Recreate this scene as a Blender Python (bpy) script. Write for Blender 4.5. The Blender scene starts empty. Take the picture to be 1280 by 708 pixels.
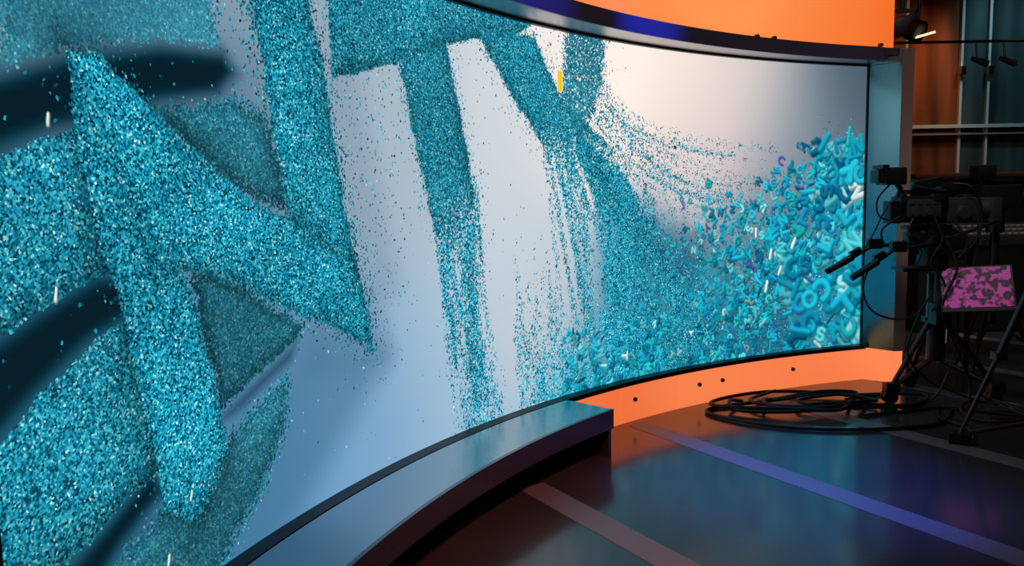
import bpy, bmesh, math, numpy as np, random
from mathutils import Vector, Matrix
random.seed(4); rng=np.random.default_rng(7)
sc=bpy.context.scene
try:
    sc.view_settings.view_transform='Standard'; sc.view_settings.look='None'
except Exception: pass
CX,CY,R=4.72,1.04,6.03
Pi=math.pi
def lin(h):
    h=h.lstrip('#'); v=[int(h[i:i+2],16)/255 for i in (0,2,4)]
    return tuple(x/12.92 if x<=.04045 else ((x+.055)/1.055)**2.4 for x in v)
def pol(phi,r,z): # phi degrees
    a=math.radians(phi); return (CX-r*math.cos(a),CY+r*math.sin(a),z)

# ---------------- materials
def mat(name,col,rough=.5,metal=0,emit=None,es=0,noise=None,bump=0,spec=.5,reflection_streak=None):
    m=bpy.data.materials.new(name); m.use_nodes=True; nt=m.node_tree; b=nt.nodes['Principled BSDF']
    c=lin(col) if isinstance(col,str) else col
    b.inputs['Base Color'].default_value=(*c,1); b.inputs['Roughness'].default_value=rough; b.inputs['Metallic'].default_value=metal
    b.inputs['Specular IOR Level'].default_value=spec
    if emit:
        b.inputs['Emission Color'].default_value=(*lin(emit),1); b.inputs['Emission Strength'].default_value=es
    n=nt.nodes.new('ShaderNodeTexNoise'); n.inputs['Scale'].default_value=noise or 12; n.inputs['Detail'].default_value=5
    g=nt.nodes.new('ShaderNodeNewGeometry'); nt.links.new(g.outputs['Position'],n.inputs['Vector'])
    mr=nt.nodes.new('ShaderNodeMapRange'); mr.inputs['To Min'].default_value=max(0,rough*.75); mr.inputs['To Max'].default_value=min(1,rough*1.25)
    nt.links.new(n.outputs['Fac'],mr.inputs['Value']); nt.links.new(mr.outputs['Result'],b.inputs['Roughness'])
    if reflection_streak:  # vertical colour streaks painted in place of reflections on the glass panes
        mp=nt.nodes.new('ShaderNodeMapping'); mp.inputs['Scale'].default_value=(5,5,.5)
        nt.links.new(g.outputs['Position'],mp.inputs['Vector'])
        n2=nt.nodes.new('ShaderNodeTexNoise'); n2.inputs['Scale'].default_value=1; n2.inputs['Detail'].default_value=1
        nt.links.new(mp.outputs[0],n2.inputs['Vector'])
        r=nt.nodes.new('ShaderNodeValToRGB'); r.color_ramp.elements[0].position=.3; r.color_ramp.elements[1].position=.75
        r.color_ramp.elements[0].color=(*lin(reflection_streak),1); r.color_ramp.elements[1].color=(*c,1)
        nt.links.new(n2.outputs['Fac'],r.inputs['Fac']); nt.links.new(r.outputs['Color'],b.inputs['Base Color'])
    if bump:
        bp=nt.nodes.new('ShaderNodeBump'); bp.inputs['Strength'].default_value=bump; bp.inputs['Distance'].default_value=.002
        nt.links.new(n.outputs['Fac'],bp.inputs['Height']); nt.links.new(bp.outputs['Normal'],b.inputs['Normal'])
    return m
M_black=mat('black_plastic','#15161a',.38)
M_rubber=mat('cable_rubber','#08090a',.5)
M_bezel=mat('bezel_black','#050506',.5)
M_steel=mat('brushed_steel',(.42,.50,.53),.22,.95,noise=30)
M_frame=mat('frame_metal',(.46,.45,.47),.32,.85,noise=20)
M_reveal=mat('reveal_polished_metal',(.10,.30,.38),.16,.95,noise=20)
M_post=mat('post_painted_metal','#b3958d',.5,.1,noise=20)
M_fascia=mat('header_fascia_metal',(.20,.19,.27),.4,.35,noise=20)
M_edge=mat('ledge_edge_metal',(.18,.19,.21),.3,.8,noise=20)
M_chrome=mat('chrome',(.7,.7,.72),.15,1)
M_rail=mat('pale_rail','#8b9c9c',.35,.3)
M_grey=mat('grey_plastic','#2c2f34',.5)
M_column=mat('grey_column_metal','#5b5e62',.4,.5)
M_keys=mat('pale_keys','#9a9c9e',.5)
M_wall=mat('wall_dark','#0d1011',.8)
M_brownwall=mat('wall_warm_dark','#3a241a',.7)
M_ceil=mat('ceiling_dark','#060606',.9)
M_pane=mat('tinted_pane','#2f4448',.25,reflection_streak='#131e20')
M_panebrown=mat('bronze_pane','#643c26',.25,reflection_streak='#22150f')
M_panel2=mat('panel_teal','#1a2624',.5)
M_brown=mat('counter_wood','#4a2c24',.45)
M_stripe=mat('floor_tape','#666c76',.35,noise=8)
M_lamp=mat('lamp_glow','#fff0d0',.5,0,'#ffe8c0',1.0)

def floor_mat():
    m=mat('floor_polished',(.022,.03,.034),.16,0,noise=3,spec=.8); nt=m.node_tree; b=nt.nodes['Principled BSDF']
    n=nt.nodes.new('ShaderNodeTexNoise'); n.inputs['Scale'].default_value=1.3; n.inputs['Detail'].default_value=6
    g=nt.nodes.new('ShaderNodeNewGeometry'); nt.links.new(g.outputs['Position'],n.inputs['Vector'])
    r=nt.nodes.new('ShaderNodeValToRGB'); r.color_ramp.elements[0].color=(.022,.026,.029,1); r.color_ramp.elements[1].color=(.058,.062,.065,1)
    nt.links.new(n.outputs['Fac'],r.inputs['Fac']); nt.links.new(r.outputs['Color'],b.inputs['Base Color'])
    return m
M_floor=floor_mat()
def orange_mat(name,ca,cb,es):
    m=bpy.data.materials.new(name); m.use_nodes=True; nt=m.node_tree; b=nt.nodes['Principled BSDF']
    b.inputs['Base Color'].default_value=(.2,.06,.02,1); b.inputs['Roughness'].default_value=.6
    g=nt.nodes.new('ShaderNodeNewGeometry'); n=nt.nodes.new('ShaderNodeTexNoise'); n.inputs['Scale'].default_value=.7; n.inputs['Detail'].default_value=0
    nt.links.new(g.outputs['Position'],n.inputs['Vector'])
    r=nt.nodes.new('ShaderNodeValToRGB'); r.color_ramp.elements[0].position=.3; r.color_ramp.elements[1].position=.7
    r.color_ramp.elements[0].color=(*lin(ca),1); r.color_ramp.elements[1].color=(*lin(cb),1)
    nt.links.new(n.outputs['Fac'],r.inputs['Fac']); nt.links.new(r.outputs['Color'],b.inputs['Emission Color'])
    b.inputs['Emission Strength'].default_value=es
    return m
M_or1=orange_mat('backlit_orange_panel','#f26e28','#ff9450',1.0)
M_or2=orange_mat('backlit_plinth_panel','#ee6a38','#ff8a54',.97)

# ---------------- object helpers
def link(o): sc.collection.objects.link(o); return o
def empty(name,loc,label,cat,group=None):
    e=link(bpy.data.objects.new(name,None)); e.location=loc; e['label']=label; e['category']=cat; e.empty_display_size=.1
    if group: e['group']=group
    return e
def adopt(o,par):
    if par:
        o.parent=par; o.matrix_parent_inverse=Matrix.Translation(-Vector(par.location))
class B:
    def __init__(s): s.bm=bmesh.new()
    def box(s,c,size,rot=None,bevel=0):
        r=bmesh.ops.create_cube(s.bm,size=1); vs=r['verts']
        bmesh.ops.scale(s.bm,vec=size,verts=vs)
        if bevel:
            es=list({e for v in vs for e in v.link_edges})
            rr=bmesh.ops.bevel(s.bm,geom=es,offset=bevel,segments=2,affect='EDGES',profile=.7)
            vs=list({v for f in rr['faces'] for v in f.verts}|{v for v in vs if v.is_valid})
        if rot is not None: bmesh.ops.rotate(s.bm,cent=(0,0,0),matrix=rot,verts=vs)
        bmesh.ops.translate(s.bm,vec=c,verts=vs); return s
    def cyl(s,p0,p1,r0,r1=None,seg=16):
        if r1 is None:r1=r0
        p0=Vector(p0);p1=Vector(p1);d=p1-p0
        r=bmesh.ops.create_cone(s.bm,cap_ends=True,segments=seg,radius1=r0,radius2=r1,depth=d.length)
        q=d.to_track_quat('Z','Y').to_matrix()
        bmesh.ops.rotate(s.bm,cent=(0,0,0),matrix=q,verts=r['verts']); bmesh.ops.translate(s.bm,vec=(p0+p1)/2,verts=r['verts']); return s
    def tube(s,pts,r,sub=6,seg=8):
        P=[Vector(p) for p in pts]; path=[]
        for i in range(len(P)-1):
            a=P[max(i-1,0)];b=P[i];c=P[i+1];d=P[min(i+2,len(P)-1)]
            for k in range(sub):
                t=k/sub; path.append(.5*((2*b)+(c-a)*t+(2*a-5*b+4*c-d)*t*t+(3*b-a-3*c+d)*t**3))
        path.append(P[-1]); rings=[]
        for i,p in enumerate(path):
            d=(path[min(i+1,len(path)-1)]-path[max(i-1,0)]).normalized()
            up=Vector((0,0,1)) if abs(d.z)<.9 else Vector((0,1,0))
            u=d.cross(up).normalized(); v=u.cross(d)
            rings.append([s.bm.verts.new(p+u*r*math.cos(2*Pi*k/seg)+v*r*math.sin(2*Pi*k/seg)) for k in range(seg)])
        for a,b in zip(rings,rings[1:]):
            for k in range(seg): s.bm.faces.new((a[k],a[(k+1)%seg],b[(k+1)%seg],b[k]))
        s.bm.faces.new(rings[0][::-1]); s.bm.faces.new(rings[-1]); return s
    def arc(s,f0,f1,r0,r1,z0,z1,n=64):
        L=[]
        for i in range(n+1):
            f=f0+(f1-f0)*i/n
            L.append([s.bm.verts.new(pol(f,r,z)) for r,z in ((r0,z0),(r1,z0),(r1,z1),(r0,z1))])
        for a,b in zip(L,L[1:]):
            for k in range(4): s.bm.faces.new((a[k],b[k],b[(k+1)%4],a[(k+1)%4]))
        s.bm.faces.new(L[0]); s.bm.faces.new(L[-1][::-1]); return s
    def prism(s,pts,z0,z1):
        lo=[s.bm.verts.new((x,y,z0)) for x,y in pts]; hi=[s.bm.verts.new((x,y,z1)) for x,y in pts]; n=len(pts)
        s.bm.faces.new(lo[::-1]); s.bm.faces.new(hi)
        for k in range(n): s.bm.faces.new((lo[k],lo[(k+1)%n],hi[(k+1)%n],hi[k]))
        return s
    def done(s,name,m,par=None,smooth=True,label=None,cat=None,group=None,kind=None):
        bmesh.ops.recalc_face_normals(s.bm,faces=s.bm.faces[:])
        me=bpy.data.meshes.new(name); s.bm.to_mesh(me); s.bm.free()
        if smooth:
            me.shade_smooth()
            try: me.set_sharp_from_angle(angle=math.radians(35))
            except Exception: pass
        me.materials.append(m); o=link(bpy.data.objects.new(name,me)); adopt(o,par)
        if label:o['label']=label
        if cat:o['category']=cat
        if group:o['group']=group
        if kind:o['kind']=kind
        return o

# ---------------- room shell
B().box((3,3.5,-.05),(16,17,.1)).done('floor',M_floor,kind='structure',smooth=False)
B().box((3,3.5,5.05),(16,17,.1)).done('ceiling',M_ceil,kind='structure',smooth=False)
B().box((3,11.95,2.5),(16,.1,5)).done('wall_back',M_brownwall,kind='structure',smooth=False)
B().box((3,-4.95,2.5),(16,.1,5)).done('wall_front',M_wall,kind='structure',smooth=False)
B().box((-4.95,3.5,2.5),(.1,17,5)).done('wall_left',M_wall,kind='structure',smooth=False)
B().box((10.95,3.5,2.5),(.1,17,5)).done('wall_right',M_wall,kind='structure',smooth=False)

# ---------------- floor stripes (parallel tape lines)
n=Vector((.854,.52));t=Vector((.52,-.854)); base=Vector((.9075,5.468))
for i,(k,a,b) in enumerate([(-1,None,6),(0,None,6),(1,None,6),(2,None,5),(2.89,-3.2,4),(4.05,-3.2,4)]):
    c=base+n*(1.29*k)
    if a is None:
        a=0
        lim=5.98 if k>=0 else 5.75
        while ((c+t*a)-Vector((CX,CY))).length<lim: a-=.02
        while ((c+t*a)-Vector((CX,CY))).length>lim: a+=.02
        a+=.06
    w=.085
    pts=[c+t*a+n*w,c+t*a-n*w,c+t*b-n*w,c+t*b+n*w]
    B().prism([(p.x,p.y) for p in pts],.0002,.0015).done('floor_stripe',M_stripe,smooth=False,label='pale tape stripe stuck on the dark polished floor',cat='floor stripe',group='parallel floor stripes')

# ================= LED SCREEN =================
vw=empty('led_screen',pol(40,R+.1,0),'large curved screen showing blue glitter letters dissolving','screen')
S0,S1,Z0,Z1=.80,7.725,.30,2.65
W,H=1500,509
s=np.linspace(S0,S1,W,dtype=np.float32); z=np.linspace(Z0,Z1,H,dtype=np.float32)
SS,ZZ=np.meshgrid(s,z)
ds=(S1-S0)/(W-1)
def vn(x,y,seed):
    r=np.random.default_rng(seed).random((256,256)).astype(np.float32)
    xi=np.floor(x).astype(int);yi=np.floor(y).astype(int);fx=x-xi;fy=y-yi
    fx=fx*fx*(3-2*fx);fy=fy*fy*(3-2*fy)
    g=lambda a,b:r[a&255,b&255]
    return (g(xi,yi)*(1-fx)+g(xi+1,yi)*fx)*(1-fy)+(g(xi,yi+1)*(1-fx)+g(xi+1,yi+1)*fx)*fy
def fbm(x,y,seed): return (vn(x,y,seed)+.5*vn(2*x,2*y,seed+1)+.25*vn(4*x,4*y,seed+2))/1.75
wobx=(fbm(SS*14,ZZ*14,50)-.5);woby=(fbm(SS*14,ZZ*14,60)-.5)
def parse(t): return [tuple(float(v)/100 for v in q.split(',')) for q in t.split()]
def sdf(poly,wb=.03):
    px=SS+wb*wobx; py=ZZ+wb*woby
    d=np.full(SS.shape,1e9,np.float32); ins=np.zeros(SS.shape,bool); n=len(poly)
    for i in range(n):
        ax,ay=poly[i];bx,by=poly[(i+1)%n]; ex,ey=bx-ax,by-ay
        wx=px-ax;wy=py-ay; tt=np.clip((wx*ex+wy*ey)/(ex*ex+ey*ey+1e-9),0,1)
        d=np.minimum(d,(wx-ex*tt)**2+(wy-ey*tt)**2)
        if ey!=0:
            c=((ay>py)!=(by>py))&(px<(bx-ax)*(py-ay)/ey+ax); ins^=c
    d=np.sqrt(d); return np.where(ins,-d,d)
def ss(a,b,x):
    t=np.clip((x-a)/(b-a),0,1); return t*t*(3-2*t)
def blur(a,n=1):
    for _ in range(n):
        b=a.copy(); b[1:]+=a[:-1]; b[:-1]+=a[1:]; a=b/3
        b=a.copy(); b[:,1:]+=a[:,:-1]; b[:,:-1]+=a[:,1:]; a=b/3
    return a
# background colour field
pts=[(2.02,.66,'5a8fb9'),(2.7,.68,'769fc2'),(2.95,1.8,'a8b7c4'),(4.07,1.93,'c6cdd3'),(5.78,2.39,'f2e2d8'),(7.04,2.39,'8b97a1'),(7.53,2.47,'4a5f6e'),(6.21,1.99,'d3c4c2'),(1.87,2.23,'7f96a9'),(3.9,1.13,'c0cad3'),(3.3,.89,'9cb8cc'),(7.6,.38,'2a7a98'),(6.23,.37,'2a6c86'),(4.93,.37,'4f9db6'),(5.53,.99,'4a8aa2'),(6.73,1.3,'5d7488'),(7.42,.74,'3f7f9a'),(7.39,1.75,'5c7486'),(.84,.85,'0c5f78'),(2.48,1.78,'8b9fb0'),(2.78,1.61,'a0b1be'),(5.95,1.99,'dccbc9'),(6.72,1.78,'8e97a3'),(4.71,2.28,'efe4de'),(1.9,.35,'5488b4'),(2.9,.35,'729fc4'),(3.5,.4,'98b8cf'),(4.3,.9,'b9c4cc'),(2.2,2.5,'8b9fae'),(5.2,2.5,'f8ebe0'),(7.65,2.6,'3c4e5c'),(2.3,1.1,'648fb2'),(6.5,2.55,'d9cdc8')]
num=np.zeros((H,W,3),np.float32);den=np.zeros((H,W),np.float32)
for a,b,c in pts:
    w=np.exp(-((SS-a)**2+(ZZ-b)**2)/(2*.33**2))+1e-5; num+=w[...,None]*np.array(lin(c),np.float32); den+=w
pic=num/den[...,None]
def over(mask,col):
    global pic
    pic=pic*(1-mask[...,None])+np.array(lin(col) if isinstance(col,str) else col,np.float32)*mask[...,None]
cov=np.zeros((H,W),np.float32);bri=np.ones((H,W),np.float32);dul=np.zeros((H,W),np.float32)
mott=.68+.64*fbm(SS*3.5,ZZ*3.5,40)
def gl(poly,edge=.012,b=1.,d=0.,halo=0,c=1.,fade=None,shadow=None,rim=.3,lit=0,hw=.05):
    global cov,bri,dul
    D=sdf(parse(poly) if isinstance(poly,str) else poly)
    m=ss(edge,-edge,D)*c
    if fade is not None: m=m*fade
    if shadow:
        sh=1-shadow*np.exp(-np.maximum(D,0)/.09); bri*=np.where(D>0,sh,1)
    bb=b*(1-rim+rim*ss(0,.07,-D))*mott
    if lit:
        gx=np.gradient(D,axis=1)/ds; gz=np.gradient(D,axis=0)/ds
        bb=bb*(1+lit*blur((gz*.8-gx*.5)*np.exp(-np.abs(D)/.07),3))
    bri=bri*(1-m)+bb*m; dul=dul*(1-m)+d*m; cov=np.maximum(cov*(1-m)+m,m)
    if halo:
        h=halo*np.exp(-np.maximum(D,0)/hw)
        if fade is not None:h=h*fade
        cov=np.maximum(cov,np.where(D>0,h,0))
    return D
def dark(poly,e=.05,col='061e29',c2='0d4052'):
    global cov,pic
    D=sdf(parse(poly),.0); m=ss(e,-e,D); k=ss(.0,.07,-D)[...,None]
    C=np.array(lin(c2),np.float32)*(1-k)+np.array(lin(col),np.float32)*k
    pic=pic*(1-m[...,None])+C*m[...,None]; cov*=1-ss(e*.6,-e*.4,D)
over(ss(2.5,1.0,SS)*.6,'37687f')
for q,a in (('118,56 160,62 240,100 290,85 260,60 200,20 110,20',.5),('175,160 230,130 285,118 290,85 230,95 170,100',.35),('255,210 262,140 300,120 285,180 268,235',.25),('120,210 200,215 245,200 240,150 200,140 150,150',.45)):
    over(ss(.18,-.1,sdf(parse(q),0))*a,'2f617f')
gl('97,210 88,275 175,275 175,250 186,232 187,214 158,210 117,199 95,192',.07,.80,.6,rim=.1,lit=-.3)
gl('128,184 157,193 194,198 214,193 226,157 191,166 162,184 150,170',.05,.62,.35,rim=.6,lit=.5)
gl('118,56 144,62 179,74 219,89 216,69 198,49 171,30 150,25 110,25',.06,.60,.4,rim=.5,lit=.5)
gl('166,140 193,130 231,109 226,102 205,95 179,87 170,121',.04,.58,.35,rim=.6,lit=.5)
dark('76,189 95,194 117,202 158,212 191,215 199,207 187,197 157,191 128,182 110,178 93,172 76,165')
dark('76,130 88,130 105,136 124,142 136,141 142,126 119,120 100,111 86,103 76,98')
dark('94,60 120,69 144,80 149,67 126,57 115,50 96,44')
dark('176,85 205,96 229,105 223,95 189,82 174,80',.025,'1c3048','3d6886')
gl('76,165 93,172 110,178 122,182 132,183 138,162 138,139 124,141 105,135 88,129 76,129',.012,.92,.05,lit=.5)
gl('76,99 86,103 100,111 119,120 134,126 146,100 146,77 120,68 103,64 82,58 76,50',.012,.95,.05,lit=.5)
gl('208,235 204,280 246,280 244,243 253,215 259,182 267,145 275,118 280,95 262,110 240,136 225,153 219,180 214,210',.012,.92,.02,.3,shadow=.45,lit=.45,hw=.07)
gl('118,203 133,201 150,177 158,149 170,121 182,72 174,60 162,51 146,62 145,78 140,100 133,131 125,153 121,173',.01,1.02,0,.1,shadow=.65,lit=.45)
gl('119,203 132,203 162,184 196,164 227,152 250,139 267,131 277,112 281,89 254,105 222,117 184,134 152,141 128,184',.014,1.05,0,.22,shadow=.38,lit=.45)
gl('258,246 256,280 385,280 428,264 409,255 379,250 347,240 310,227 258,213',.012,.85,.08,lit=.4)
gl('309,230 350,242 360,208 369,173 380,123 378,105 350,105 343,121 333,148 321,189',.022,.72,.1,.14,fade=ss(1.05,1.75,ZZ+.3*(fbm(SS*9,ZZ*3,66)-.5)),lit=.45)
gl('373,256 430,258 455,224 491,204 528,180 536,141 482,143 446,184 408,221',.02,.82,.05,.15,fade=ss(1.6,2.15,ZZ+.2*(fbm(SS*9,ZZ*3,67)-.5)),lit=.4)
gl('462,280 499,280 499,238 491,217 474,203 455,224 460,250',.05,.74,.25,.1,c=.78)

# ---- streams: advected grains accumulated to a density map
def splat(sx,zx,wt):
    h=np.zeros((H,W),np.float32); i=((sx-S0)/ds).astype(int); j=((zx-Z0)/ds).astype(int)
    ok=(i>=0)&(i<W)&(j>=0)&(j<H); np.add.at(h,(j[ok],i[ok]),wt[ok]); return h
def streams(nc,nper,start,path,jit,npt=260,wv=.012,wfn=lambda t:1.0+0*t):
    xs=[];zs=[];ws=[]
    for c in range(nc):
        a=start(c); wgt=.3+1.3*rng.random()**1.3; ph=rng.random()*6.3
        for k in range(nper):
            t=rng.random(npt); x,y=path(a,t,rng.normal(0,1,2))
            x=x+wv*np.sin(y*2.6+ph)
            xs.append(x+rng.normal(0,jit,npt)*(.4+1.3*t)); zs.append(y+rng.normal(0,jit,npt)); ws.append(wgt*wfn(t))
    return splat(np.concatenate(xs),np.concatenate(zs),np.concatenate(ws).astype(np.float32))
tcl=[.0,.09,.16,.27,.33,.45]
hh=streams(26,8,lambda c:(3.36+.40*rng.random(),1.35+.45*rng.random(),.03+tcl[c%6]*1.0+.03*rng.random()),
  lambda a,t,j:(a[0]+(3.52-a[0])*.65*t+.012*j[0]+a[2]*t**1.15,a[1]-(a[1]-.24)*t**.9),.013,300,.012,lambda t:1.05-.55*t)
hh+=streams(84,9,lambda c:(4.32+.88*rng.random()**.8,rng.random(),rng.random()),
  lambda a,t,j:(a[0]+.014*j[0]+(.20+1.35*a[1]**1.1)*(t*.8+.2*t*t),(2.20-.42*(a[0]-4.25)-.1*a[2])-(.30*a[1])*t-((2.20-.42*(a[0]-4.25)-.1*a[2]-.30*a[1])-.24)*t**1.3),.013,360)
hh+=streams(20,8,lambda c:(4.0+.48*rng.random(),.85+.9*rng.random(),.05+rng.random()*.35),
  lambda a,t,j:(a[0]+.014*j[0]+a[2]*t**1.3,a[1]+(.24-a[1])*t),.018,260,.012,lambda t:t**.8)
arc=streams(40,4,lambda c:(4.7+.3*rng.random(),2.15+.35*rng.random(),1.32+.66*rng.random(),.35+.6*rng.random(),.9+1.6*rng.random()),
  lambda a,t,j:(a[0]+a[4]*t,a[2]+.008*j[0]+(a[1]-a[2])*np.exp(-a[4]*t/a[3])),.012,250)
hb=blur(hh,3)
tear=.35+1.3*fbm((SS-.30*ZZ)*15,ZZ*1.8+SS*.5,91)
hd=1-np.exp(-np.maximum(hb*tear-.14,0)*.52); ad=1-np.exp(-blur(arc,1)*.5)
hd*=1-.55*ss(5.9,6.8,SS)
pool=[(4.4,.2),(4.5,.40),(4.75,.75),(5.0,1.05),(5.2,1.35),(5.4,1.5),(5.87,1.5),(6.47,1.52),(7.0,1.72),(7.54,2.02),(7.9,2.12),(7.9,.2)]
PD=sdf(pool,.4)
pm=ss(.28,-.2,PD)
clump=fbm((SS+.35*ZZ)*4.2,(ZZ)*2.0,20)
right=ss(5.6,6.6,SS)
pc=pm*(1-.8*right)*(.12+.90*ss(.42,.66,clump))
pc=np.maximum(np.maximum(pc*.9,hd*.95),ad*.75)
pc=np.clip(pc,0,.96)
new=pc>cov
cy=.58+.85*fbm((SS+.35*ZZ)*3.6,ZZ*1.8,70)+.35*ss(.9,.35,ZZ)*ss(5.6,4.8,SS)
bri=np.where(new,cy,bri); dul=np.where(new,.0,dul); cov=np.maximum(cov,pc)
over(pm*ss(4.7,5.3,SS)*ss(1.7,1.0,ZZ)*.55*(1-.4*right),'127590')
over(pm*ss(.48,.62,fbm(SS*2.2,ZZ*1.6,80))*ss(5.0,5.4,SS)*ss(7.5,6.4,SS)*ss(1.6,1.0,ZZ)*.65,'1c4262')
cov=np.maximum(cov,ss(2.35,2.5,SS)*ss(3.3,2.7,SS)*ss(.6,1.3,ZZ)*.05); cov=np.maximum(cov,.0015*ss(5.2,4.0,SS))
# floating letter-like pieces
pal=[lin(c) for c in ('24bcd6','14a6c8','56d2e0','0e88ae','1ab6d4','0d6c94','4a66b0','92e2e8','1ec8cc','1a94c8','d8f0ec')]
pw=np.array([22,18,11,12,18,7,1,4,10,6,1],float);pw/=pw.sum()
def stamp(cs,cz,r,kind,ang,wd,col,sh,soft=1.,al=1.,shad=True):
    e=r*1.7+7*ds
    i0=max(int((cs-e-S0)/ds),0);i1=min(int((cs+e-S0)/ds)+2,W);j0=max(int((cz-e-Z0)/ds),0);j1=min(int((cz+e-Z0)/ds)+2,H)
    if i1-i0<2 or j1-j0<2:return
    def shape(ox,oy):
        x=SS[j0:j1,i0:i1]-cs-ox;y=ZZ[j0:j1,i0:i1]-cz-oy
        c,q=math.cos(ang),math.sin(ang); u=(x*c+y*q);v=(-x*q+y*c)*sh
        seg=lambda ax,ay,bx,by:(lambda tt:np.hypot(u-ax-(bx-ax)*tt,v-ay-(by-ay)*tt))(np.clip(((u-ax)*(bx-ax)+(v-ay)*(by-ay))/((bx-ax)**2+(by-ay)**2+1e-9),0,1))
        if kind==0: d=np.abs(np.hypot(u*1.3,v)-r*.66)-wd
        elif kind==1: d=seg(-r*.8,0,r*.8,0)-wd
        elif kind==2:
            d=np.abs(np.hypot(u,v)-r*.65); d=np.where(u>.3*r,np.minimum(np.hypot(u-r*.3,v-r*.58),np.hypot(u-r*.3,v+r*.58)),d)-wd
        elif kind==3: d=np.minimum(seg(-r*.5,-r*.8,-r*.5,r*.8),seg(-r*.5,-r*.8,r*.5,-r*.8))-wd
        elif kind==4:
            a=np.abs(np.hypot(u,v-r*.36)-r*.36); a=np.where((v<.36*r)&(u>0),9,a)
            b=np.where((v>-.36*r)&(u<0),9,np.abs(np.hypot(u,v+r*.36)-r*.36)); d=np.minimum(a,b)-wd
        elif kind==5: d=np.minimum(np.minimum(seg(0,0,0,-r*.8),seg(0,0,-r*.55,r*.8)),seg(0,0,r*.55,r*.8))-wd
        elif kind==6: d=np.minimum(np.minimum(seg(-r*.5,-r*.8,-r*.5,r*.8),seg(r*.5,-r*.8,r*.5,r*.8)),seg(-r*.5,r*.8,r*.5,-r*.8))-wd
        elif kind==8: d=np.minimum(seg(-r*.6,r*.8,r*.6,r*.8),seg(0,r*.8,0,-r*.8))-wd
        elif kind==9: d=np.minimum(np.minimum(seg(-r*.6,-r*.8,0,r*.8),seg(r*.6,-r*.8,0,r*.8)),seg(-r*.3,-r*.1,r*.3,-r*.1))-wd
        else: d=np.minimum(seg(r*.4,r*.8,r*.4,-r*.2),np.where(v<-r*.2,np.abs(np.hypot(u,v+r*.2)-r*.4),9))-wd
        return d
    d=shape(0,0)
    if shad:
        for o_ in (wd*.9,wd*.45):
            d2=shape(o_*.6,-o_); m2=np.clip(.5-d2/(ds*(soft+.5)),0,1)*al
            p=pic[j0:j1,i0:i1]; pic[j0:j1,i0:i1]=p*(1-m2[...,None])+np.array(col,np.float32)*.33*m2[...,None]; cov[j0:j1,i0:i1]*=1-m2
    m=np.clip(.5-d/(ds*soft),0,1)*al
    gy=np.gradient(d,axis=0)/ds
    lit=np.clip(.88+.1*np.clip(-d/wd,0,1)+.28*gy*np.clip(1+d/wd,0,1),.3,1.25)
    C=np.array(col,np.float32)*lit[...,None]
    p=pic[j0:j1,i0:i1]; pic[j0:j1,i0:i1]=p*(1-m[...,None])+C*m[...,None]
    cov[j0:j1,i0:i1]*=1-m
clA=fbm(SS*2.6,ZZ*2.6,120)
def at(a,cs,cz):
    i=int((cs-S0)/ds);j=int((cz-Z0)/ds)
    return a[j,i] if 0<=i<W and 0<=j<H else 0
L=[]
for _ in range(5600):
    cs=4.5+3.2*rng.random(); cz=.3+1.85*rng.random()**1.2
    dn=at(pm,cs,cz)*(.2+1.8*max(0,at(clA,cs,cz)-.38))
    if cs<5.6: dn*=.25+.75*max(0,1-(cz-.3)/1.1)
    if rng.random()>dn:continue
    g=min(1,max(0,(cs-4.9)/2.2)); L.append(((.012+.026*g)*(.6+.9*rng.random()),cs,cz,1.2))
for _ in range(1050):
    cs=5.7+2.06*rng.random()**.9; cz=.28+1.85*rng.random()**1.15
    g=max(0,(cs-5.7)/2.0)
    if rng.random()>at(pm,cs,cz)*(.30+.28*g)*min(1,max(0,at(clA,cs,cz)-.38)*5):continue
    L.append(((.028+.050*g*g)*(.55+.85*rng.random()),cs,cz,1.6+2.8*rng.random()))
for _ in range(40):
    cs=6.9+.82*rng.random(); cz=.34+.85*rng.random(); L.append((.075+.05*rng.random(),cs,cz,3.5+2.5*rng.random()))
for _ in range(18):
    cs=7.2+.5*rng.random(); cz=1.3+.75*rng.random(); L.append((.05+.04*rng.random(),cs,cz,4+3*rng.random()))
for _ in range(300):
    cs=4.55+1.1*rng.random(); cz=.3+.42*rng.random()**1.3; L.append((.02+.022*rng.random(),cs,cz,1.))
L.sort()
for r,cs,cz,soft in L:
    k=int(rng.choice(10,p=[.07,.12,.11,.10,.15,.11,.11,.08,.07,.08])); ci=int(rng.choice(len(pal),p=pw)); f=.45+.75*rng.random()
    if r>.05: f=.65+.5*rng.random()
    stamp(cs,cz,r,k,rng.random()*6.28,r*(.17+.12*rng.random()),[v*f for v in pal[ci]],1+.35*rng.random(),soft,.92,shad=r>.025)
for a,b,r in [(6.72,.86,.05),(6.76,1.12,.045),(7.0,1.2,.05),(6.86,.98,.04),(6.6,1.3,.04),(1.47,.45,.022),(1.6,.62,.02),(1.08,1.37,.022),(1.1,1.83,.018)]:
    stamp(a,b,r,1,1.1+rng.random()*.5,r*.2,lin('f4fbea'),1)
yd=sdf(parse('453,240 457,240 457,228 453,227'),.0)
over(ss(.012,-.004,yd),'e8c21c'); cov*=1-ss(.02,0,yd)
co=np.zeros((H,W,3),np.float32)
co[...,0]=CX-R*np.cos(SS/R); co[...,1]=CY+R*np.sin(SS/R); co[...,2]=ZZ
me=bpy.data.meshes.new('display_panel')
nv=W*H; nf=(W-1)*(H-1)
idx=np.arange(nv,dtype=np.int32).reshape(H,W)
q=np.stack([idx[:-1,:-1],idx[:-1,1:],idx[1:,1:],idx[1:,:-1]],-1).reshape(-1)
me.vertices.add(nv); me.vertices.foreach_set('co',co.reshape(-1))
me.loops.add(nf*4); me.loops.foreach_set('vertex_index',q)
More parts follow.
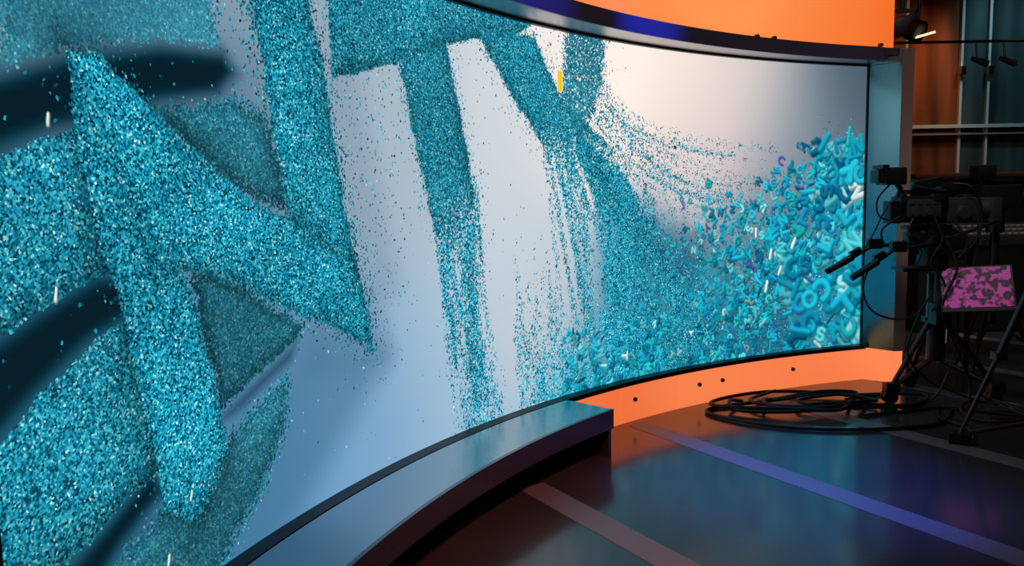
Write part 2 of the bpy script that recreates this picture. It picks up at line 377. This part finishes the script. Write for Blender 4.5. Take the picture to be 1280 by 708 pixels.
me.polygons.add(nf); me.polygons.foreach_set('loop_start',np.arange(0,nf*4,4,dtype=np.int32))
try: me.polygons.foreach_set('loop_total',np.full(nf,4,np.int32))
except Exception: pass
me.update(calc_edges=True)
def cattr(name,arr):
    a=me.attributes.new(name,'FLOAT_COLOR','POINT'); f=np.ones((nv,4),np.float32); f[:,:3]=arr.reshape(-1,3); a.data.foreach_set('color',f.reshape(-1))
cattr('pic',np.clip(pic,0,1.5)); cattr('glit',np.stack([cov,bri,dul],-1)); cattr('sz',np.stack([SS,ZZ,SS*0],-1))
me.shade_smooth()
m=bpy.data.materials.new('led_picture'); m.use_nodes=True; nt=m.node_tree; nt.nodes.clear()
N=lambda t:nt.nodes.new(t)
lk=nt.links.new
def math_(op,a,b=None):
    x=N('ShaderNodeMath'); x.operation=op
    for i,v in enumerate((a,b)):
        if v is None: continue
        if isinstance(v,(int,float)): x.inputs[i].default_value=v
        else: lk(v,x.inputs[i])
    return x.outputs[0]
ap=N('ShaderNodeAttribute');ap.attribute_name='pic'; ag=N('ShaderNodeAttribute');ag.attribute_name='glit'; az=N('ShaderNodeAttribute');az.attribute_name='sz'
sg=N('ShaderNodeSeparateColor'); lk(ag.outputs['Color'],sg.inputs[0])
def grain(scale,prev,thr):
    v=N('ShaderNodeTexVoronoi'); v.voronoi_dimensions='2D'; v.inputs['Scale'].default_value=scale
    lk(az.outputs['Vector'],v.inputs['Vector'])
    sp=N('ShaderNodeSeparateColor'); lk(v.outputs['Color'],sp.inputs[0])
    r=N('ShaderNodeValToRGB'); cr=r.color_ramp; cr.interpolation='LINEAR'
    st=[(0,'022a38'),(.2,'065068'),(.48,'0e84a4'),(.74,'22a6c2'),(.92,'48c0d0'),(.985,'90e0e4'),(1,'d8fdf4')]
    while len(cr.elements)<len(st): cr.elements.new(.5)
    for e,(p_,c) in zip(cr.elements,st): e.position=p_; e.color=(*lin(c),1)
    lk(sp.outputs[0],r.inputs['Fac'])
    mx=N('ShaderNodeMix'); mx.data_type='RGBA'; lk(sg.outputs[2],mx.inputs['Factor']); lk(r.outputs['Color'],mx.inputs['A']); mx.inputs['B'].default_value=(*lin('4796ae'),1)
    f=math_('MULTIPLY',sg.outputs[1],math_('SUBTRACT',1.15,math_('MULTIPLY',v.outputs['Distance'],.5)))
    vm=N('ShaderNodeVectorMath'); vm.operation='SCALE'; lk(mx.outputs['Result'],vm.inputs[0]); lk(f,vm.inputs['Scale'])
    mask=math_('LESS_THAN',sp.outputs[1],math_('MULTIPLY',sg.outputs[0],thr))
    o=N('ShaderNodeMix'); o.data_type='RGBA'; lk(mask,o.inputs['Factor']); lk(prev,o.inputs['A']); lk(vm.outputs[0],o.inputs['B'])
    return o.outputs['Result']
c=grain(98,ap.outputs['Color'],1.02); c=grain(145,c,.75)
em=N('ShaderNodeEmission'); em.inputs['Strength'].default_value=1.1; lk(c,em.inputs['Color'])
out=N('ShaderNodeOutputMaterial'); lk(em.outputs[0],out.inputs['Surface'])
me.materials.append(m); dp=link(bpy.data.objects.new('display_panel',me)); adopt(dp,vw)

fa,fb=math.degrees(S0/R),math.degrees(S1/R)
B().arc(fa-.1,fb+.1,R+.01,R+.16,.30,2.70).done('rear_housing',M_black,vw)
b=B().arc(fa-.2,fb,5.955,R+.01,.27,.302); b.arc(fa-.2,fb,R-.03,R+.01,2.645,2.66); b.arc(fa-.2,fa,R-.03,R+.01,.27,2.66,2); b.arc(fb-.05,fb+.06,R-.02,R+.01,.3,2.65,2)
b.done('bezel',M_bezel,vw)
B().arc(fa-.3,fb-.2,5.775,R,2.66,2.70,80).done('header_soffit',M_frame,vw)
B().arc(fa-.3,fb-.8,5.76,5.775,2.65,2.755,80).done('header_fascia',M_fascia,vw)
B().arc(fa-.3,fb+.9,5.775,R+.03,2.70,2.755,80).done('header_top',M_frame,vw)
A_=pol(fb,R-.005,0)
B().prism([(A_[0],A_[1]),(3.185,6.61),(3.285,6.635),(3.285,6.72),(3.12,6.95),(A_[0],A_[1]+.05)],.275,2.65).done('jamb_reveal',M_reveal,vw,smooth=False)
B().prism([(3.188,6.606),(3.290,6.620),(3.30,6.70),(3.19,6.68)],.273,2.757).done('jamb_post',M_post,vw,smooth=False)
B().prism([(A_[0],A_[1]),(2.97,6.6),(3.183,6.608),(3.287,6.63),(3.29,6.95),(3.1,6.95)],2.652,2.754).done('header_corner',M_frame,vw,smooth=False)
sg_=[42.65,48.5,54.5,60.6,66.9,fb]
for a,b_ in zip(sg_,sg_[1:]):
    B().arc(a+.03,b_-.03,5.985,6.08,0,.266,12).done('plinth_panel',M_or2,vw)
B().prism([pol(fb,5.985,0)[:2],(3.18,6.63),(3.285,6.65),(3.285,6.9),pol(fb,6.1,0)[:2]],0,.272).done('plinth_panel',M_or2,vw,smooth=False)
for f in (49.9,56.6,59.0,66.3):
    p0=pol(f,5.99,.155);p1=pol(f,5.97,.155); B().cyl(p0,p1,.018,.015,12).done('bolt',M_black,vw)

# steel ledge
lb=empty('steel_ledge',pol(30,5.77,0),'curved brushed steel ledge with dark edge below the screen','ledge')
B().arc(fa-.3,42.6,5.585,5.948,.285,.30,70).done('top_plate',M_steel,lb)
B().arc(fa-.3,42.6,5.58,5.60,.18,.302,70).done('front_edge',M_edge,lb)
B().arc(fa-.3,42.6,5.60,5.94,.18,.2,70).done('underside',M_edge,lb)
B().arc(42.3,42.6,5.60,5.948,0,.285,1).done('end_panel',M_edge,lb)
B().arc(15,15.3,5.60,5.93,0,.18,1).done('support_panel',M_edge,lb)
B().arc(fa-.3,42.6,5.93,5.948,0,.28,70).done('back_panel',M_edge,lb)

up=empty('backlit_wall_panel',pol(50,R+.05,2.76),'tall glowing orange backlit wall above the screen','light panel')
for i,(a,b_) in enumerate([(fa-.3,30),(30.05,50),(50.05,66.9),(66.95,76)]):
    B().arc(a,b_,R+.03,R+.1,2.757,4.98,24).done('panel',M_or1,up)
for f in (62.7,64.4,74.7):
    p0=pol(f,R+.03,2.83);p1=pol(f,R,2.83); B().cyl(p0,p1,.018,.015,12).done('bolt',M_black,up)

# ================= CAMERA PEDESTAL =================
px_,py_=3.32,6.1
cp=empty('studio_camera',(px_,py_,0),'black television studio camera on a wheeled tripod pedestal','camera')
RY=lambda a:Matrix.Rotation(math.radians(a),3,'Y'); RZ=lambda a:Matrix.Rotation(math.radians(a),3,'Z'); RX=lambda a:Matrix.Rotation(math.radians(a),3,'X')
b=B().box((3.10,6.1,1.47),(.36,.17,.2),bevel=.02); b.box((3.10,6.1,1.60),(.3,.05,.03),bevel=.01); b.box((2.98,6.1,1.585),(.03,.04,.06)); b.box((3.22,6.1,1.585),(.03,.04,.06)); b.box((2.90,6.1,1.45),(.09,.13,.17),bevel=.015)
b.box((3.2,6.0,1.56),(.1,.06,.05),bevel=.008); b.box((3.3,6.1,1.62),(.12,.1,.1),bevel=.012); b.box((3.12,6.05,1.66),(.2,.09,.07),rot=RY(-8),bevel=.012); b.cyl((3.0,6.02,1.64),(3.26,6.02,1.6),.018)
b.done('camera_body',M_black,cp)
b=B().box((3.09,6.0,1.48),(.25,.03,.13),bevel=.01); b.cyl((3.02,5.985,1.45),(3.02,5.97,1.45),.03); b.cyl((3.12,5.985,1.45),(3.12,5.97,1.45),.022)
for i in range(4): b.box((2.99+.06*i,5.983,1.52),(.035,.01,.02))
b.done('side_panel',M_grey,cp)
b=B().box((3.40,6.1,1.46),(.26,.19,.19),bevel=.03); b.cyl((3.5,6.1,1.46),(3.6,6.1,1.46),.085,.09,24); b.box((3.63,6.1,1.46),(.07,.24,.18),bevel=.01); b.cyl((3.38,6.0,1.44),(3.38,5.97,1.44),.05,.045,20)
b.done('lens',M_grey,cp)
b=B().box((2.86,6.05,1.72),(.16,.17,.13),rot=None,bevel=.015); b.box((2.78,6.05,1.79),(.05,.18,.03),bevel=.005); b.cyl((2.95,6.08,1.62),(2.90,6.07,1.68),.02); b.cyl((2.93,6.1,1.56),(2.95,6.08,1.63),.015); b.box((2.76,6.05,1.72),(.06,.14,.1),bevel=.01)
b.done('viewfinder',M_black,cp)
b=B().cyl((3.2,6.1,1.12),(3.2,6.1,1.3),.075,.065,24); b.box((3.16,6.1,1.33),(.34,.13,.035),bevel=.01); b.cyl((3.2,5.98,1.22),(3.2,6.22,1.22),.055,None,20); b.cyl((3.2,6.1,1.04),(3.2,6.1,1.12),.1,.09,24); b.box((3.35,6.08,1.2),(.16,.12,.12),bevel=.02); b.box((3.05,6.05,1.24),(.14,.12,.12),bevel=.02); b.cyl((2.98,6.0,1.28),(3.4,6.0,1.1),.015)
b.done('pan_head',M_black,cp)
for dy in (-.12,.12):
    b=B().cyl((3.17,6.1+dy,1.22),(2.82,6.1+dy*1.6,1.17),.014); b.cyl((2.82,6.1+dy*1.6,1.17),(2.66,6.1+dy*1.8,1.07),.014)
    b.cyl((2.70,6.1+dy*1.8,1.095),(2.50,6.1+dy*2,.975),.028,.024,16); b.box((2.86,6.1+dy*1.6,1.2),(.11,.06,.08),bevel=.01); b.box((2.72,6.1+dy*1.7,1.13),(.09,.05,.06),rot=RY(-30),bevel=.01)
    b.done('pan_handle',M_black,cp)
B().box((3.12,6.1,1.015),(.34,.2,.03),bevel=.008).done('mounting_plate',M_black,cp)
b=B().cyl((3.26,6.1,.3),(3.26,6.1,.62),.06,None,20); b.box((3.26,6.1,.62),(.15,.15,.05),bevel=.01); b.box((3.24,6.0,.68),(.12,.12,.16),bevel=.01)
b.done('pedestal_base',M_black,cp)
b=B().cyl((3.26,6.1,.6),(3.26,6.1,1.0),.042,None,20); b.box((3.215,6.09,.78),(.06,.03,.4)); b.done('column',M_column,cp)
b=B().cyl((3.30,6.0,.45),(3.30,6.0,.98),.013); b.done('chrome_rod',M_chrome,cp)
for a in (200,330,90):
    ca,sa=math.cos(math.radians(a)),math.sin(math.radians(a)); fx,fy=3.27+.42*ca,6.1+.38*sa
    b=B().cyl((3.26+.05*ca,6.1+.05*sa,.62),(fx,fy,.13),.022,.018,10); b.cyl((3.26+.05*ca,6.1+.05*sa,.3),(fx,fy,.12),.02,.018,10); b.box((fx,fy,.12),(.11,.08,.08),bevel=.01)
    b.cyl((fx-.015,fy-.035,.055),(fx-.015,fy-.01,.055),.055,None,18); b.cyl((fx-.015,fy+.01,.055),(fx-.015,fy+.035,.055),.055,None,18)
    b.done('leg',M_black,cp)
b=B()
b.tube([(2.72,6.0,1.1),(2.66,6.02,.9),(2.72,6.02,.72),(2.9,6.02,.64),(3.08,6.03,.68),(3.2,6.04,.85)],.008)
b.tube([(2.9,5.98,1.42),(2.78,6.0,1.32),(2.82,6.0,1.2),(2.98,6.0,1.22),(3.1,6.0,1.3)],.008)
b.tube([(3.5,6.0,1.4),(3.46,5.95,1.1),(3.36,5.95,.8),(3.34,5.96,.4),(3.2,5.9,.1),(3.05,5.85,.015)],.008)
b.tube([(2.84,5.98,1.68),(2.74,6.0,1.55),(2.76,6.0,1.42),(2.9,5.99,1.38)],.007)
b.tube([(2.95,5.98,1.6),(2.8,5.96,1.5),(2.7,5.96,1.3),(2.62,5.97,1.15)],.006)
b.tube([(3.15,5.97,1.42),(3.2,5.93,1.25),(3.12,5.93,1.08),(3.24,5.95,.9),(3.16,5.97,.7)],.009)
b.tube([(3.3,5.97,1.38),(3.38,5.92,1.22),(3.3,5.93,1.1),(3.22,5.95,1.18)],.008)
b.tube([(3.0,5.98,1.4),(2.95,5.95,1.28),(3.05,5.94,1.16),(3.0,5.95,1.03)],.007)
b.tube([(3.1,6.02,.7),(3.0,6.0,.4),(3.12,5.98,.2),(3.3,5.95,.1),(3.5,5.9,.02)],.009)
b.tube([(3.3,6.0,1.66),(3.42,5.95,1.62),(3.5,5.95,1.4),(3.44,5.95,1.2),(3.3,5.96,1.14)],.009)
b.tube([(3.2,5.96,1.3),(3.3,5.9,1.05),(3.2,5.9,.75),(3.3,5.93,.5),(3.42,5.9,.2),(3.4,5.85,.02)],.011)
b.done('cable',M_rubber,cp)
def monitor_screen():
    m=bpy.data.materials.new('preview_picture'); m.use_nodes=True; nt=m.node_tree; b=nt.nodes['Principled BSDF']
    b.inputs['Base Color'].default_value=(.02,.02,.02,1)
    tc=nt.nodes.new('ShaderNodeNewGeometry'); n=nt.nodes.new('ShaderNodeTexNoise'); n.inputs['Scale'].default_value=24; n.inputs['Detail'].default_value=1.5
    nt.links.new(tc.outputs['Position'],n.inputs['Vector'])
    r=nt.nodes.new('ShaderNodeValToRGB'); r.color_ramp.elements[0].position=.45; r.color_ramp.elements[1].position=.56
    r.color_ramp.elements[0].color=(*lin('a8368a'),1); r.color_ramp.elements[1].color=(*lin('260a2a'),1)
    nt.links.new(n.outputs['Fac'],r.inputs['Fac']); nt.links.new(r.outputs['Color'],b.inputs['Emission Color']); b.inputs['Emission Strength'].default_value=.62
    return m
mc=Vector((3.43,5.86,.88))
rot=(RX(-28)@RY(8)@RZ(-24))
B().box(mc,(.47,.022,.36),rot=rot,bevel=.008).done('monitor',M_grey,cp)
B().box(mc+rot@Vector((0,-.0135,.008)),(.44,.004,.315),rot=rot).done('monitor_screen',monitor_screen(),cp,smooth=False)
B().cyl((3.27,6.08,.8),(3.43,5.90,.88),.018).done('monitor_arm',M_black,cp)

# second camera behind
qx,qy=4.05,6.7
c2=empty('studio_camera',(qx,qy,0),'black studio camera with box lens standing behind the table','camera')
b=B().box((qx,qy,1.55),(.34,.18,.2),bevel=.02); b.box((qx,qy,1.68),(.26,.05,.03),bevel=.01); b.box((qx-.24,qy,1.5),(.16,.14,.14),bevel=.02); b.cyl((qx+.17,qy,1.54),(qx+.36,qy,1.54),.07,.085,20); b.done('camera_body',M_black,c2)
b=B().box((qx-.15,qy-.05,1.76),(.15,.14,.1),bevel=.015); b.cyl((qx-.12,qy,1.64),(qx-.14,qy-.02,1.72),.015); b.done('viewfinder',M_black,c2)
b=B().cyl((qx,qy,1.25),(qx,qy,1.45),.07,None,20); b.cyl((qx,qy,.5),(qx,qy,1.25),.035,None,16); b.done('column',M_black,c2)
for a in (100,220,340):
    ca,sa=math.cos(math.radians(a)),math.sin(math.radians(a))
    b=B().cyl((qx+.04*ca,qy+.04*sa,.85),(qx+.4*ca,qy+.4*sa,.02),.02,.014,10); b.cyl((qx,qy,.5),(qx+.27*ca,qy+.27*sa,.32),.01,None,8); b.done('leg',M_black,c2)
B().cyl((qx-.05,qy-.1,1.35),(qx-.55,qy-.2,1.2),.014).done('pan_handle',M_black,c2)

# second tripod
tx,ty=3.2,4.75
tp=empty('camera_tripod',(tx,ty,0),'black tripod with spread legs and floor spreader','tripod')
for a in (150,265,30):
    ca,sa=math.cos(math.radians(a)),math.sin(math.radians(a)); fx,fy=tx+.42*ca,ty+.42*sa
    b=B().cyl((tx+.05*ca,ty+.05*sa,1.12),(tx+.24*ca,ty+.24*sa,.55),.022,.022,10); b.cyl((tx+.22*ca-.02*sa,ty+.22*sa+.02*ca,.62),(fx,fy,.06),.014,.012,10); b.cyl((tx+.22*ca+.02*sa,ty+.22*sa-.02*ca,.62),(fx,fy,.06),.014,.012,10)
    b.box((tx+.23*ca,ty+.23*sa,.58),(.07,.07,.05),bevel=.01); b.box((fx,fy,.035),(.13,.09,.07),rot=RZ(a),bevel=.015); b.cyl((tx,ty,.2),(fx,fy,.06),.014,None,8)
    b.done('leg',M_black,tp)
b=B().cyl((tx,ty,1.08),(tx,ty,1.2),.08,.07,20); b.box((tx,ty,1.23),(.16,.12,.06),bevel=.01); b.cyl((tx+.03,ty,1.2),(tx+.5,ty-.2,1.05),.012); b.done('tripod_head',M_black,tp)

# cables on floor
def cable(pts,r,lab):
    return B().tube(pts,r,5,8).done('floor_cable',M_rubber,label=lab,cat='cable',group='black cables on the floor')
def clampc(x,y):
    v=Vector((x-CX,y-CY))
    if v.length>5.93: v=v.normalized()*5.93
    return CX+v.x,CY+v.y
def heap(cx,cy,rx,ry,n,seed,z0,tail=None,head=None):
    r=random.Random(seed); P=list(head or []); a=r.random()*6.28; k=1;ox=oy=0
    for i in range(n):
        if i%6==0: k=.55+.65*r.random(); ox=r.uniform(-.28,.28); oy=r.uniform(-.1,.1)
        a+=.55+.45*r.random()
        x,y=clampc(cx+ox+rx*k*math.cos(a),cy+oy+ry*k*math.sin(a)+.1*math.cos(a)*.5)
        P.append((x,y,z0+.055*r.random()))
    return P+list(tail or [])
cable(heap(2.15,5.86,.52,.28,19,3,.016,tail=[(2.75,5.75,.03),(2.95,5.8,.014),(3.1,5.95,.014)]),.014,'thick black cable heaped in loose loops on the polished floor')
cable(heap(2.5,5.95,.42,.26,14,8,.03,tail=[(2.6,6.15,.02),(2.9,6.2,.014)]),.013,'black cable heaped beside the camera pedestal')
cable([(3.2,5.7,.014),(2.9,5.35,.014),(2.4,5.25,.014),(1.95,5.3,.014),(1.6,5.5,.014),(1.42,5.75,.014),(1.55,5.9,.014),(2.0,6.0,.03),(2.5,6.15,.04),(2.8,6.1,.02)],.013,'long black cable snaking across the floor')
cable([(2.5,5.6,.014),(2.9,5.7,.014),(3.2,5.75,.014),(3.6,5.5,.014),(3.9,5.3,.014)],.01,'thin black cable trailing towards the tripod')
cable([(2.95,5.0,.014),(3.05,5.25,.014),(3.0,5.5,.014),(3.15,5.8,.014)],.01,'thin black cable lying between two tripods')
cable(heap(3.3,5.55,.3,.25,14,11,.014,tail=[(3.7,5.3,.014),(3.9,5.0,.014)]),.011,'black cable tangled under the camera pedestal')

# ================= BACKGROUND =================
gp=empty('glass_partition',(5.8,9.6,0),'dark tinted glass partition with steel mullions','partition')
xs=[4.0,4.65,5.3,5.62,6.3,7.4,8.6]
for i in range(6):
    a,b_=xs[i],xs[i+1]; mm_=M_panebrown if i<2 else M_pane
    B().box(((a+b_)/2,9.6,3.35),(b_-a-.03,.02,2.0)).done('pane',mm_,gp,smooth=False)
    B().box(((a+b_)/2,9.6,1.15),(b_-a-.03,.02,2.3)).done('pane',mm_,gp,smooth=False)
for x in xs:
    B().box((x,9.58,2.17),(.03,.06,4.34)).done('mullion',M_rail,gp,smooth=False)
B().box((6.3,9.54,2.36),(4.6,.05,.04)).done('rail',M_rail,gp,smooth=False)
B().box((6.3,9.54,2.27),(4.6,.03,.02)).done('rail',M_frame,gp,smooth=False)
for x in (5.3,5.62):
    B().box((x,9.53,3.0),(.06,.05,.1),bevel=.01).done('clamp',M_chrome,gp)
ct=empty('equipment_counter',(5.6,9.2,0),'tall dark counter with a brown wooden top','counter')
B().box((5.6,9.2,.88),(2.0,.4,1.72),bevel=.01).done('body',M_panel2,ct)
B().box((5.6,9.15,1.775),(2.3,.6,.05),bevel=.01).done('top',M_brown,ct)
for i in range(5):
    B().box((4.85+.38*i,8.99,1.35),(.33,.02,.55),bevel=.006).done('door',M_grey if i%2 else M_panel2,ct)
tb=empty('high_table',(4.6,7.4,0),'black high table beside the camera','table')
B().box((4.65,7.4,1.10),(1.1,.5,.03),bevel=.005).done('table_top',M_black,tb)
for x in (4.14,5.16):
    for y in (7.2,7.6):
        B().box((x,y,.543),(.035,.035,1.085)).done('leg',M_black,tb,smooth=False)
mxo=empty('mixing_console',(4.6,7.4,1.115),'dark mixing console with rows of small keys','mixer')
b=B(); b.prism([(4.1,7.18),(5.1,7.18),(5.1,7.58),(4.1,7.58)],1.1155,1.2)
for v in b.bm.verts:
    if v.co.z>1.19 and v.co.y>7.4: v.co.z+=.1
b.done('console_body',M_grey,mxo,smooth=False)
for i in range(16):
    for j in range(3):
        B().box((4.15+.057*i,7.24+.12*j,1.207+.030*(j+.3)),(.035,.06,.014),rot=None).done('key',M_keys,mxo,smooth=False)
br=empty('lighting_bar',(4.6,8.0,3.0),'black ceiling pipe carrying spot lamps','lighting bar')
b=B().cyl((3.6,8.0,3.05),(6.0,8.0,3.05),.014); b.cyl((4.0,8.0,3.05),(4.0,8.0,5),.014); b.cyl((5.6,8.0,3.05),(5.6,8.0,5),.014); b.done('pipe',M_black,br)
for x in (4.57,4.84):
    e=empty('spot_lamp',(x,7.95,2.85),'small chrome spot lamp hanging from the pipe','lamp','chrome spot lamps')
    B().cyl((x+.08,7.95,2.83),(x-.09,7.9,2.87),.035,.022,16).done('lamp_housing',M_column,e)
    B().cyl((x,7.97,2.86),(x,8.0,3.03),.01).done('bracket',M_column,e)
sl=empty('stage_light',(3.55,7.3,3.05),'black stage light with a glowing lens hung from the ceiling','stage light')
b=B().box((3.5,7.3,3.06),(.22,.2,.16),rot=RY(-15),bevel=.02); b.cyl((3.56,7.28,3.04),(3.62,7.2,2.99),.09,.1,20); b.done('housing',M_black,sl)
b=B().cyl((3.5,7.3,3.2),(3.5,7.3,5),.02); b.box((3.5,7.3,3.2),(.28,.03,.03)); b.box((3.37,7.3,3.12),(.02,.03,.18)); b.box((3.63,7.3,3.12),(.02,.03,.18)); b.done('yoke',M_black,sl)
B().box((3.66,7.2,2.97),(.18,.02,.02),rot=RY(-15)).done('lens_glow',M_lamp,sl,smooth=False)

# ================= LIGHTS =================
def spot(loc,tgt,col,e,size,blend=.4,rad=.1):
    l=bpy.data.lights.new('spot','SPOT'); l.energy=e; l.color=col; l.spot_size=math.radians(size); l.spot_blend=blend; l.shadow_soft_size=rad
    o=link(bpy.data.objects.new('spot_light',l)); o.location=loc; o.rotation_euler=(Vector(tgt)-Vector(loc)).to_track_quat('-Z','Y').to_euler(); return o
def area(loc,tgt,col,e,sx,sy):
    l=bpy.data.lights.new('area','AREA'); l.energy=e; l.color=col; l.shape='RECTANGLE'; l.size=sx; l.size_y=sy
    o=link(bpy.data.objects.new('area_light',l)); o.location=loc; o.rotation_euler=(Vector(tgt)-Vector(loc)).to_track_quat('-Z','Y').to_euler(); return o
spot((1.75,4.1,4.6),(1.6,4.3,0),(.06,.16,1),1150,30,1.)
spot((2.6,3.2,3.6),(.95,5.35,2.72),(.02,.06,1),520,15,.8)
spot((2.4,2.4,3.6),(.05,4.55,2.72),(.03,.07,1),330,19,.9)
spot((4.95,8.9,4.8),(5.0,9.6,2.9),(1,.40,.14),460,24,1.)
spot((4.4,8.3,4.8),(4.4,9.6,2.2),(1,.45,.2),260,60,1.)  # added warm fill to brighten the back region
spot((5.75,8.5,4.8),(5.7,9.6,2.6),(.45,.75,.85),260,60,1.)
spot((5.3,7.8,4.6),(5.3,9.2,1.2),(.8,.6,.45),120,50,.8)  # added fill to brighten the counter area, no fixture modelled
spot((3.6,5.4,4.4),(4.5,7.4,1.1),(1,.85,.75),120,34,.8,.3)  # added fill so the table and console show
spot((1.8,4.6,4.4),(3.5,6.2,1.2),(1,.9,.85),150,30,.8,.4)  # added key light on the camera gear, no fixture modelled
area((4.2,3.5,4.8),(4.2,6.3,0),(.9,.8,.75),22,2,2)  # added dim overhead fill for the right side
spot((1.5,1.6,4.8),(.1,3.8,0),(1,.24,.20),620,38,1.,.3)  # added red light to tint the floor beside the ledge
w=bpy.data.worlds.new('World'); sc.world=w; w.use_nodes=True; w.node_tree.nodes['Background'].inputs[0].default_value=(.02,.02,.03,1); w.node_tree.nodes['Background'].inputs[1].default_value=.3

# ================= CAMERA =================
p=math.radians(6.0); rho=math.radians(1.0)
F=Vector((0,math.cos(p),-math.sin(p)));U0=Vector((0,math.sin(p),math.cos(p)));R0=Vector((1,0,0))
rt=R0*math.cos(rho)-U0*math.sin(rho); u_=U0*math.cos(rho)+R0*math.sin(rho)
cd=bpy.data.cameras.new('Camera'); cd.lens=36*1000/1280; cd.sensor_width=36; cd.clip_end=100
co_=link(bpy.data.objects.new('Camera',cd))
mm=Matrix.Identity(4)
for i in range(3): mm[i][0]=rt[i];mm[i][1]=u_[i];mm[i][2]=-F[i]
mm[0][3],mm[1][3],mm[2][3]=0,0,1.6
co_.matrix_world=mm
sc.camera=co_
